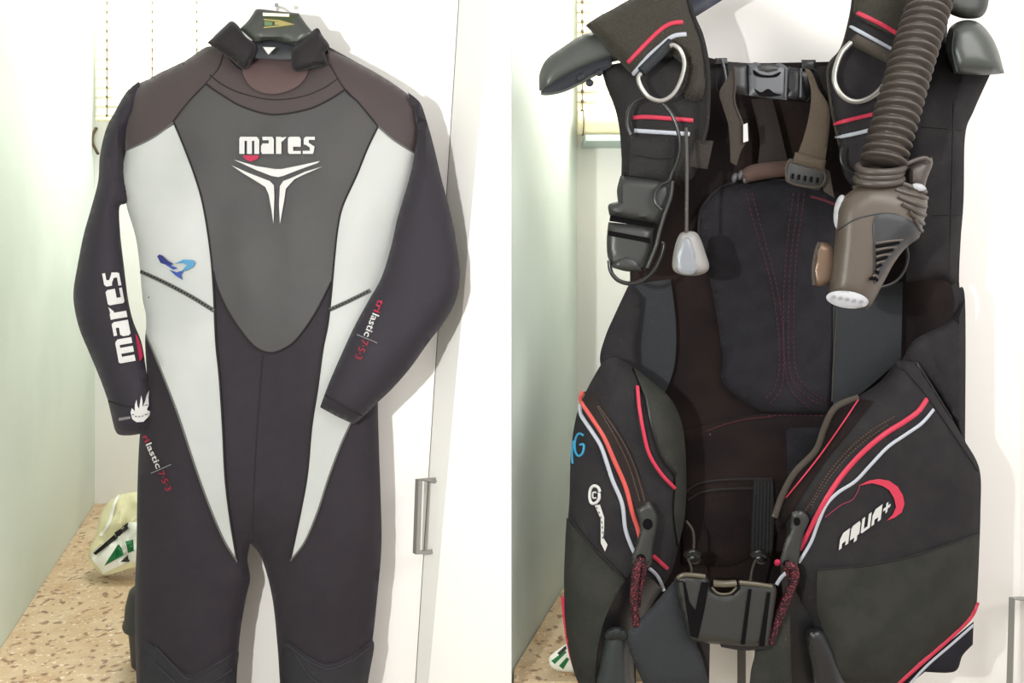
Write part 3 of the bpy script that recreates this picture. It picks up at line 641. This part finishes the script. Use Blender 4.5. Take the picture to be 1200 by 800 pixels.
line('hem', [(861,78),(862,100),(861,118),(868,138),(876,158)], 1.6, K_tap, VS, 1.272, 0)
vp('size_tag', [(871,146,1),(876,144,1),(877,165,1),(871,167,1)], M_white, 1.268, .002, 0, 3, 4, curved=False)
vp('webbing', [(880,116,1),(905,116,1),(914,150),(924,192,1),(888,194,1),(890,160)], mat('webbing_centre', (58,50,49), .85, bump=.4, scale=700), 1.355, .003, .002, 6)
vp('webbing_tail', [(943,80,1),(951,84),(960,105),(971,124),(972,150),(966,194,1),(934,182,1),(942,160),(949,130),(950,104)], K_brn, 1.27, .003, .003, 6, 6, label='brown webbing strap')
# pad top handle and tri-glide
vp('grab_handle', [(875,214,1),(868,203),(878,194),(900,190),(924,188,1),(926,206,1),(900,209)], mat('handle_brown', (104,82,74), .8, bump=.3, scale=600), 1.345, .012, .01, 8, 5)
for u, v in ((861,208),(868,205),(874,209)): disc('handle_rivet', u, v, 1.345, 3.4, 6, K_pl3, VS, .01, .3, .004)
gl = vp('tri_glide', [(923,188,1),(930,186),(965,196),(969,203,1),(963,219),(958,223,1),(925,215),(920,208,1)], K_pls, 1.262, .008, .003, 4, 4)
for k in range(5): panel('glide_hole', [(928+k*7.2,203+k*1.2,1),(931+k*7.2,203.6+k*1.2,1),(930.5+k*7.2,210+k*1.2,1),(927.5+k*7.2,209+k*1.2,1)], K_slot, gl, 1.2555, .001, 0, 2, 3, curved=False)
line('rim', [(924,190),(945,195),(966,203),(962,218),(942,218),(923,211)], 3, K_tap, VS, 1.259, 0, closed=True)
vp('webbing', [(932,178,1),(968,188,1),(966,200,1),(929,190,1)], K_brn, 1.256, .004, .004, 5, 4, curved=False)
vp('webbing', [(960,196,1),(972,200,1),(978,232,1),(965,224,1)], K_tap, 1.275, .004, .002, 4, 5)
line('piping', [(950,230),(965,234),(985,242)], 3.5, mat('dim_pink', (110,50,62), .7), VS, 1.352, 0)
# ---- right shoulder
rsh = [(1000,-22,1),(1100,-22,1),(1098,40),(1070,130),(1062,200),(1040,222),(1000,218),(986,195),(982,165),(976,135),(971,105),(970,78),(985,58),(994,28)]
rhF = Field(rsh, 1.28, .034, 24, .004, .04)
vp('shoulder_strap', rsh, K_fab, rhF, back=1.295)
line('hem', [(1002,-10),(995,28),(986,58),(971,78),(972,108),(977,138),(984,170)], 4, K_oli, VS, 1.268, 0)
vp('shoulder_flap', [(1004,-20,1),(1075,-20,1),(1062,40,1),(1056,46),(1008,22,1),(1000,12)], K_oli, rhF, .004, off=.004, label='olive black mesh shoulder flap')
line('piping', [(1005,15),(1030,27),(1060,44)], 5.2, K_red, VS, rhF, .005)
line('piping', [(997,31),(1022,45),(1053,62)], 4.6, K_wht, VS, rhF, .005)
line('piping', [(978,145),(1005,138),(1036,131)], 4.6, K_red, VS, rhF, .003)
line('piping', [(980,161),(1005,156),(1031,149)], 4.4, K_wht, VS, rhF, .003)
tube3('ring_holder', [P(1000,46,1.228), P(1043,68,1.228)], .0095, K_tap, VS, sides=10, smoothpath=False)
ring('steel_ring', [(997,50),(986,62),(979,80),(978,96),(985,110),(997,118),(1011,118),(1026,110),(1038,96),(1045,80),(1043,72)], 6, K_ss, 1.218)
ring('steel_ring', [(987,173),(985,182),(987,192),(994,200),(1006,206),(1020,208)], 3.2, K_dk, 1.225)
ring('dark_ring', [(1061,285),(1064,300),(1060,316),(1051,328),(1040,334),(1028,337)], 3.4, K_dk, 1.23)
# ---- left pocket
K_zip = mat('zip_tape', (48,38,36), .8, bump=.4, scale=700); K_tee = mat('zip_teeth', (112,92,82), .5)
lpp = [(706,424,1),(722,419),(745,432),(768,450),(788,470),(800,500),(804,545),(803,600),(795,640),(786,672),(764,705),(748,742),(745,806,1),(681,806,1),(672,785),(664,745),(661,700),(662,645),(667,590),(669,530),(676,485),(690,452)]
lpF = Field(lpp, 1.30, .065, 50, .008, .025)
LPK = vp('pocket', lpp, K_fab, lpF, back=1.33)
def onL(name, pts, m, off=.002, **k): return panel(name, pts, m, VS, lpF, .006, off=off, **k)
onL('pocket_lower_panel', [(664,606,1),(688,636),(714,664),(733,680,1),(722,700),(708,728),(700,765),(697,806,1),(681,806,1),(672,785),(665,745),(662,700),(662,645)], K_grn, .003, label='charcoal lower pocket panel')
onL('pocket_edge', [(742,430,1),(768,450),(788,470),(800,500),(804,545),(803,600),(795,640,1),(790,600),(791,555),(776,535),(766,505),(760,478),(750,450)], K_grn, .006, bulge=.004, br=8, step=6)
line('pocket_gap_shade', [(755,455),(760,480),(766,505),(776,535),(792,556)], 3.5, K_pl2, VS, lpF, .006)  # dark ridge drawn for the shaded gap along the pocket edge
vp('pocket_opening_shade', [(738,672,1),(720,700),(707,735),(701,770),(699,806,1),(744,806,1),(744,750),(762,712),(776,690,1),(760,676)], K_pl2, lpF, .004, off=.0038)  # dark sheet, the shade inside the opening is put into its colour
for pts in ([(697,602),(703,640),(690,652)],): pass
line('seam', [(667,606),(690,636),(716,662),(732,679)], 2, K_web, VS, lpF, .0085)
line('piping', [(683,459),(681,470),(694,490),(708,512),(720,540),(733,570),(741,600),(747,618),(750,630)], 5, K_ora, VS, lpF, .003)
line('piping', [(680,474),(681,486),(692,503),(704,522),(712,545),(718,563),(729,590),(733,620),(740,640),(744,648)], 4.6, K_wht, VS, lpF, .003)
line('piping', [(747,452),(749,475),(754,505),(761,532),(775,555),(791,572)], 4.2, K_red, VS, lpF, .008)
line('piping', [(765,651),(772,657),(782,666)], 5, K_red, VS, lpF, .003)
line('piping', [(761,666),(768,672),(774,681),(778,692)], 4.2, K_wht, VS, lpF, .003)
line('piping', [(660,699),(663,730),(669,765),(680,800),(684,812)], 5.5, K_red, VS, lambda u, v: 1.30, .006)
onL('zip_tape', [(685,458,1),(698,466),(722,500),(745,545),(762,592,1),(746,599,1),(732,562),(714,520),(700,495),(687,474)], K_zip, .003, step=6)
for dx in (0, 6): dashes('zip_teeth', [[(700+dx*.3,476),(722+dx,514),(738+dx,548),(750+dx,588)]], 1.6, K_tee, VS, lpF, .0105, 1.6, 1.2)
sl = vp('zip_slider', [(745,597,1),(752,592),(761,588),(768,598),(771,608),(769,622),(765,642),(764,658),(757,665),(742,662),(741,652),(746,636),(750,620),(748,606)], K_pls, 1.214, .008, .006, 6, 4)
for u, v, a, b in ((759,614,6,6.5), (751,654,5.5,5)): disc('slider_hole', u, v, 1.2075, a, b, K_slot, sl, .001)
K_cord = mat('red_fleck_cord', (196,80,92), .7, c2=(52,26,34), cs=330, kind='checker', thr=(.26,.36), bump=.3, scale=400)
tube3('zip_cord', [P(753,654,1.204), P(747,664,1.204), P(744,685,1.206), P(743,708,1.210), P(746,732,1.216)], .0068, K_cord, VS, sides=10)
tube3('zip_cord', [P(752,655,1.202), P(755,668,1.205), P(750,690,1.214), P(748,710,1.218)], .0045, K_cord, VS, sides=8)
grp = [(710,745),(716,738),(727,737),(735,744),(736,770),(735,815),(700,815),(703,780)]
vp('weight_grip', grp, mat('grip_rubber', (52,58,60), .45, spec=.5), 1.235, .02, .025, 15, 4)
vp('grip_cap', [(709,747),(712,738),(722,734),(733,738),(736,748),(722,751)], mat('grip_cap', (44,48,48), .5), 1.213, .01, .008, 6, 3.5)
# left pocket marks
M_cyan = mat('cyan_print', (70,175,222), .6)
line('print', [(684,510),(678,508),(674,516),(674,528),(678,534),(683,530),(684,521),(679,521)], 2.6, M_cyan, VS, lpF, .002, flat=.25)
line('print', [(672.5,516),(671,524),(670.5,534),(671,543)], 2.6, M_cyan, VS, lpF, .004, flat=.25)
line('print', [(703,576),(701,571),(696,569),(692,573),(691,582),(693,589),(698,589),(702,584),(702,577)], 3.4, M_white, VS, lpF, .0022, flat=.25)
line('print', [(699,577),(695,577),(695,583),(699,583)], 1.8, M_white, VS, lpF, .0022, flat=.25)
decal('print', [[(697,592),(703,591),(708,606),(708,618),(707,630),(712,638),(709,646),(704,636),(704,620),(704,608)]], M_white, VS, lpF, .003, step=4)
dashes('print_gap', [[(699,594),(704,606),(706,620),(706,634)]], 1.2, K_pl2, VS, lpF, .004, 2, 4)
# ---- right pocket
rpp = [(1052,422,1),(1076,424,1),(1104,470),(1131,517,1),(1148,550),(1149,600),(1147,660),(1145,704,1),(1136,724),(1112,748),(1080,778),(1048,806,1),(962,806,1),(957,770),(946,730),(930,700),(916,664),(922,620),(912,606,1),(918,585),(932,556),(956,530),(968,500),(980,480),(1002,466,1),(1030,448)]
rpF = Field(rpp, 1.29, .062, 50, .006, .025)
vp('pocket', rpp, K_fab, rpF, back=1.33)
vp('pocket_lower_panel', [(958,668,1),(1010,664),(1060,655),(1105,641),(1148,626,1),(1147,660),(1145,704,1),(1136,724),(1112,748),(1080,778),(1048,806,1),(978,806,1),(972,760),(958,715)], K_grn, rpF, .006, off=.003, label='charcoal lower pocket panel')
line('seam', [(958,667),(1010,663),(1060,654),(1105,640),(1148,625)], 2, K_web, VS, rpF, .004)
line('seam', [(1056,428),(1085,462),(1115,505),(1146,552)], 2, K_web, VS, rpF, .002)
line('seam', [(1074,425),(1095,458),(1115,490)], 2.2, K_pl2, VS, rpF, .001)
vp('pocket_flap', [(1002,466,1),(990,468),(978,481),(968,500),(956,530),(932,556),(918,585),(908,612,1),(914,625),(928,600),(950,565),(975,530),(1000,500),(1024,470,1)], K_int, rpF, .006, off=.004, step=6)
line('pocket_hem', [(1006,466),(984,474),(974,484),(966,502),(956,528),(932,553),(917,580),(908,606)], 8, K_tap, VS, lambda u, v: 1.268, .0)
line('piping', [(1006,468),(986,498),(962,532),(940,560),(921,583)], 1.8, K_red, VS, rpF, .013)
line('piping', [(1086,468),(1076,482),(1060,494),(1036,509),(1010,531),(986,558),(968,585),(952,615),(937,644)], 6.2, K_red, VS, rpF, .002)
line('piping', [(1094,480),(1080,496),(1060,510),(1040,524),(1020,545),(1002,564),(982,577),(968,592),(958,615),(950,636),(936,659)], 4, K_wht, VS, rpF, .002)
line('piping', [(921,671),(915,677),(910,685)], 4.5, K_wht, VS, 1.25, 0)
dashes('zip_teeth', [[(1048,488),(1020,505),(995,526),(970,556),(952,586),(938,606)], [(1040,498),(1014,516),(990,538),(968,565),(950,594)]], 1.3, K_tee, VS, rpF, .0035, 1.8, 2)
line('zip_tape', [(1046,492),(1018,510),(993,531),(969,560),(945,600)], 9, K_zip, VS, rpF, -.001, flat=.3)
line('piping', [(1145,706),(1137,723),(1113,747),(1080,776),(1046,806)], 6, K_red, VS, rpF, .004)
line('piping', [(1141,732),(1116,754),(1086,780),(1062,806)], 3.2, K_wht, VS, 1.28, 0)
vp('trim_flap', [(1141,728,1),(1140,755,1),(1128,768),(1122,784),(1110,788),(1084,787,1),(1060,806,1),(1048,806,1),(1090,770)], mat('vest_navy_black', (34,32,42), .8, bump=.4, scale=600), 1.285, .012, .004, 8, 6)
# lettering on the right pocket
word_decal('lettering', 'AQUA+', M_white, VS, rpF, 983, 644.5, (60, -44), (2.2, -18), .0042, 'white slanted lettering')
decal('emblem', [[(1006,569),(1018,563),(1030,561),(1042,563),(1052,570),(1058,580),(1060,590),(1057,600),(1049,606),(1039,610),(1046,603),(1050,594),(1048,584),(1042,574),(1034,569),(1022,566)]], M_pinkr if False else K_red, VS, rpF, .003, step=4, label='red crescent emblem')
line('emblem', [(1008,568),(1004,578),(998,586),(985,592),(967,606)], 1.4, K_redd if False else mat('dark_pink_line', (150,50,80), .6), VS, rpF, .002)
# zipper pull and cord on the right
sl2 = vp('zip_slider', [(928,600,1),(940,598),(948,608),(942,625),(938,645),(935,662),(926,668),(913,662,1),(918,640),(926,620)], K_pls, 1.226, .008, .005, 6, 4)
disc('slider_hole', 922, 660, 1.2205, 4.5, 4, K_slot, sl2, .001); disc('slider_hole', 934, 611, 1.2205, 4, 5, K_slot, sl2, .001)
vp('recess_shade', [(914,660,1),(945,668),(960,712),(974,760),(979,806,1),(925,806,1),(926,755),(918,700)], K_pl2, 1.262, .006, 0, 8, 8)  # flat dark sheet painted as the shade of the recess
tube3('zip_cord', [P(921,662,1.212), P(930,664,1.208), P(931,678,1.21), P(922,700,1.215), P(910,730,1.22), P(901,753,1.222)], .0068, K_cord, VS, sides=10)
tube3('zip_cord', [P(919,664,1.218), P(925,672,1.218), P(926,690,1.222), P(915,715,1.228), P(909,740,1.228)], .005, K_cord, VS, sides=8)
disc('cord_bead', 911, 659, 1.22, 4, 4, M_pinkr, VS, .006, dome=.004)
grp2 = [(944,742),(956,735),(966,738),(974,750),(984,775),(990,815),(958,815),(950,780)]
vp('weight_grip', grp2, mat('grip_dark', (38,38,42), .4, spec=.6), 1.25, .02, .022, 13, 4)
# ---- waist buckle
vp('webbing_fold', [(793,676,1),(770,704),(738,738),(734,748),(738,764),(756,806,1),(832,806,1),(822,768),(806,732,1),(798,700)], K_blu, 1.215, .006, .008, 14, 7)
vp('webbing', [(806,735,1),(832,748,1),(831,806,1),(800,806,1)], mat('webbing_dim_brown', (52,46,46), .85, bump=.4, scale=700), 1.232, .004, 0, 6, 7)
vp('webbing', [(884,752,1),(903,752),(915,720),(926,715,1),(926,740),(928,806,1),(878,806,1),(880,785),(884,768)], K_grn, 1.238, .006, .005, 8, 7)
vp('webbing_strip', [(864,758,1),(874,758,1),(874,806,1),(864,806,1)], mat('grey_strip', (120,118,114), .8), 1.43, .003, 0, 3, 6, curved=False)
wb = vp('waist_buckle', [(790,678,1),(800,672),(826,673,1),(831,680),(834,689),(845,695),(858,694),(864,686),(866,680,1),(884,682),(907,684,1),(910,692),(906,720),(900,757,1),(872,759),(844,755,1),(824,753),(808,748),(803,730),(796,704)], K_pls, 1.205, .018, .012, 8, 4)
for pts in ([(791,682,1),(800,680,1),(804,712),(809,745,1),(818,748,1),(826,712),(831,682,1),(822,682,1),(815,715,1),(808,705,1),(803,682,1)],): panel('buckle_slot', pts, K_slot, wb, 1.1915, .001, 0, 3, 4)
panel('buckle_slot', [(877,690,1),(881,690,1),(873,755,1),(868,755,1)], K_slot, wb, 1.1915, .001, 0, 3, 4, curved=False)
panel('buckle_slot', [(899,694,1),(903,694,1),(896,757,1),(889,757,1)], K_slot, wb, 1.1915, .001, 0, 3, 4, curved=False)
K_rim = mat('pale_plastic_edge', (104,96,78), .35, spec=.6)  # lighter, browner plastic along the waist buckle's edges
tube3('buckle_bar', [P(794,677,1.196), P(803,673,1.193), P(826,675,1.193)], .0036, K_rim, wb)
tube3('buckle_bar', [P(866,682,1.193), P(885,684,1.193), P(904,687,1.196)], .0036, K_rim, wb)
tube3('buckle_tongue', [P(836,683,1.196), P(848,684,1.194), P(862,683,1.196)], .0055, K_rim, wb)
tube3('buckle_rim', [P(834,688,1.194), P(842,695,1.192), P(855,695,1.192), P(863,688,1.194)], .0018, K_rim, wb)
vp('buckle_ledge', [(843,752,1),(872,756),(899,755,1),(897,760,1),(872,762),(845,758,1)], K_pl2, 1.203, .012, 0, 3, 5)
for pts in ([(804,610),(812,622),(813,640),(810,652)], [(806,654),(810,665),(810,676)], [(886,655),(882,665),(879,680)]): tube3('bungee', [P(u, v, 1.30) for u, v in pts], .0022, K_tap, VS)
for u in (811, 889):
    tube3('cord_stop', [P(u-8, 650, 1.296), P(u, 646, 1.29), P(u+8, 650, 1.296)], .0048, K_dk, VS)
    disc('cord_stop', u+3, 655, 1.30, 7, 6, K_pl2, VS, .01, dome=.004)
# ---- hose and inflator
hc = [Vector(p) for p in cr([tuple(P(1100,-30,1.205)), tuple(P(1084,20,1.19)), tuple(P(1066,80,1.175)), tuple(P(1049,140,1.165)), tuple(P(1034,192,1.16))], False, 60)]
Lh = [0]
for a, b in zip(hc, hc[1:]): Lh.append(Lh[-1]+(b-a).length)
K_hose = mat('hose_rubber', (88,78,72), .45, spec=.5)
rib = .0138
def hr(t):
    s = np.interp(t, np.linspace(0, 1, len(Lh)), Lh); ph = s/rib*2*math.pi
    return .0290+.0046*(max(0, math.sin(ph))**.6 if math.sin(ph) > 0 else -abs(math.sin(ph))**.6)
V, Fs = tube_geo(hc, hr, False, 28); mesh('corrugated_hose', V, Fs, K_hose, VS, angle=80, label='ribbed grey-brown hose')
K_inf = mat('inflator_plastic', (104,92,82), .45, spec=.45, bump=.08, scale=200); K_inf2 = mat('inflator_dark_rubber', (62,62,66), .5, spec=.4)
for i, (u, v, ru) in enumerate(((1032,196,27), (1031,203,25), (1030,210,27))):
    tube3('hose_cuff', [P(u+math.cos(a)*ru, v+math.sin(a)*ru*.22, 1.155-math.sin(a)*ru/F) for a in [k*math.pi/10 for k in range(20)]], .0055, K_hose, VS, True, 8, False)
V = []; 
ip = [(981,246),(988,232),(1000,222),(1020,213),(1050,216),(1084,227,1),(1087,238),(1082,262),(1077,279,1),(1062,290),(1048,308),(1036,330),(1022,356),(1016,362,1),(992,356),(971,345,1),(974,320),(978,285)]
inF = Field(ip, 1.16, .04, 24)
inf = vp('inflator', ip, K_inf, inF, back=lambda u, v, q: 1.162+.02*float(prof(q/20)), step=5, label='grey-brown inflator body with buttons')
panel('grip_panel', [(1028,252),(1050,251),(1072,262),(1077,277),(1062,288),(1047,303),(1032,326),(1024,330),(1024,290),(1023,264)], K_inf2, inf, inF, .004, .002, 6, 4, off=.001)
line('groove', [(982,270),(1000,258),(1020,252),(1045,250),(1065,259),(1078,275)], 1.8, K_inf2, inf, inF, .0008)
for a, b in (((1050,222),(1087,232)), ((1053,230),(1086,242)), ((1058,238),(1085,252)), ((1066,248),(1083,262)), ((1072,256),(1081,271))):
    line('rib', [a, ((a[0]+b[0])/2, (a[1]+b[1])/2+1), b], 4.6, K_hose, inf, inF, .003)
for k in range(6):
    a = (1026+k*.5, 285+k*8); b = (1058-k*7, 281+k*8.5)
    line('rib', [a, ((a[0]+b[0])/2, a[1]-2.5), b], 2.6, K_inf, inf, inF, .004); line('groove', [(a[0],a[1]+4), ((a[0]+b[0])/2, a[1]+1.3), (b[0]-4,b[1]+3)], 3.6, K_slot, inf, inF, .0042, flat=.3)
line('rim', [(1000,221),(1020,212),(1050,213),(1086,226)], 6, K_hose, inf, 1.15, 0)
K_btn = mat('pale_grey_button', (205,205,210), .4, spec=.5)
disc('button', 985, 249, 1.150, 8, 21, K_btn, inf, .014, .10, .006, label='pale grey round button')
bt = vp('side_button', [(960,284),(975,287),(980,300),(978,325),(969,334),(955,334),(952,318),(954,295)], mat('bronze_button', (150,124,106), .35, metal=.4), 1.16, .014, .008, 8, 4, label='bronze side button')
line('rim', [(960,284),(955,300),(953,318),(954,334)], 4, K_tap, VS, 1.152, 0)
eb = disc('end_button', 993, 351, 1.118, 25, 10, K_btn, inf, .02, .13, .004, label='pale grey end button')
for k in range(5): disc('dimple', 977+k*8, 348+k*1.4, 1.113, 2.6, 2, mat('grey_dimple', (168,168,172), .5), eb, .001)
vp('inflator_neck', [(1064,196,1),(1076,190),(1090,184),(1093,192),(1087,208),(1083,222,1),(1066,216,1)], K_hose, 1.165, .02, .012, 9, 4)
line('hose_strap', [(1060,193),(1072,188),(1084,185),(1091,190)], 5, K_hose, VS, 1.15, 0)
disc('nozzle', 1077, 220, 1.15, 9, 5, K_btn, inf, .01, .3, .003)
# dump valve knob at the upper right
dv = vp('dump_valve', [(1102,-20,1),(1160,-20,1),(1158,5),(1152,18),(1140,22),(1122,20),(1108,10)], mat('valve_grey', (64,66,62), .5, spec=.4), 1.255, .03, .022, 14, 5)
line('valve_ring', [(1124,-14),(1122,4),(1134,10),(1148,6),(1152,-12)], 2.5, K_web, dv, 1.237, 0)
# ------------------------------------------------------------------ hanger of the vest
h2 = thing('coat_hanger', P(900, 30, 1.33), 'broad dark grey hanger with rounded ends carrying the dive vest', 'hanger')
K_h = mat('hanger_grey_plastic', (84,88,84), .38, spec=.5); K_hk = mat('hanger_shade_and_clips', (34,38,46), .5)
ha = [(632,106,1),(632,88),(640,70),(658,56),(680,42),(700,36),(722,30,1),(728,70,1),(700,78),(680,86),(658,98),(645,108)]
haF = Field(ha, 1.29, .03, 16)
panel('arm', ha, K_h, h2, haF, back=1.31, step=5)
panel('arm_hollow_shade', [(633,108,1),(650,96),(672,84),(700,72),(716,66,1),(716,78),(700,86),(682,95),(660,106),(642,111)], K_hk, h2, 1.262, .012, .002, 5, 5)  # dark sheet: shade under the hollow arm is painted as its colour
line('arm_lip', [(634,110),(645,110),(662,106),(684,95),(702,85)], 3, K_h, h2, 1.26, 0)
for u, v in ((681,90),(691,97),(702,85)): disc('arm_clip', u, v, 1.256, 4.5, 4.5, K_hk, h2, .006, dome=.002)
panel('arm', [(1108,60,1),(1112,34),(1128,24),(1146,26),(1160,40),(1170,60),(1177,86,1),(1150,88),(1118,86,1)], K_h, h2, 1.255, .04, .03, 22, 5)
line('arm_groove', [(1118,38),(1116,60),(1122,84)], 3, K_hk, h2, 1.233, 0)
panel('shoulder_bar', [(700,50,1),(760,20,1),(806,2,1),(830,-14,1),(900,-70,1),(960,-70,1),(1050,0,1),(1110,30,1),(1110,65,1),(1050,30,1),(950,-40,1),(900,-35,1),(850,-2,1),(818,18,1),(760,50,1),(705,80,1)], mat('hanger_navy', (38,44,66), .5, spec=.5), h2, 1.32, .016, .004, 8, 8)
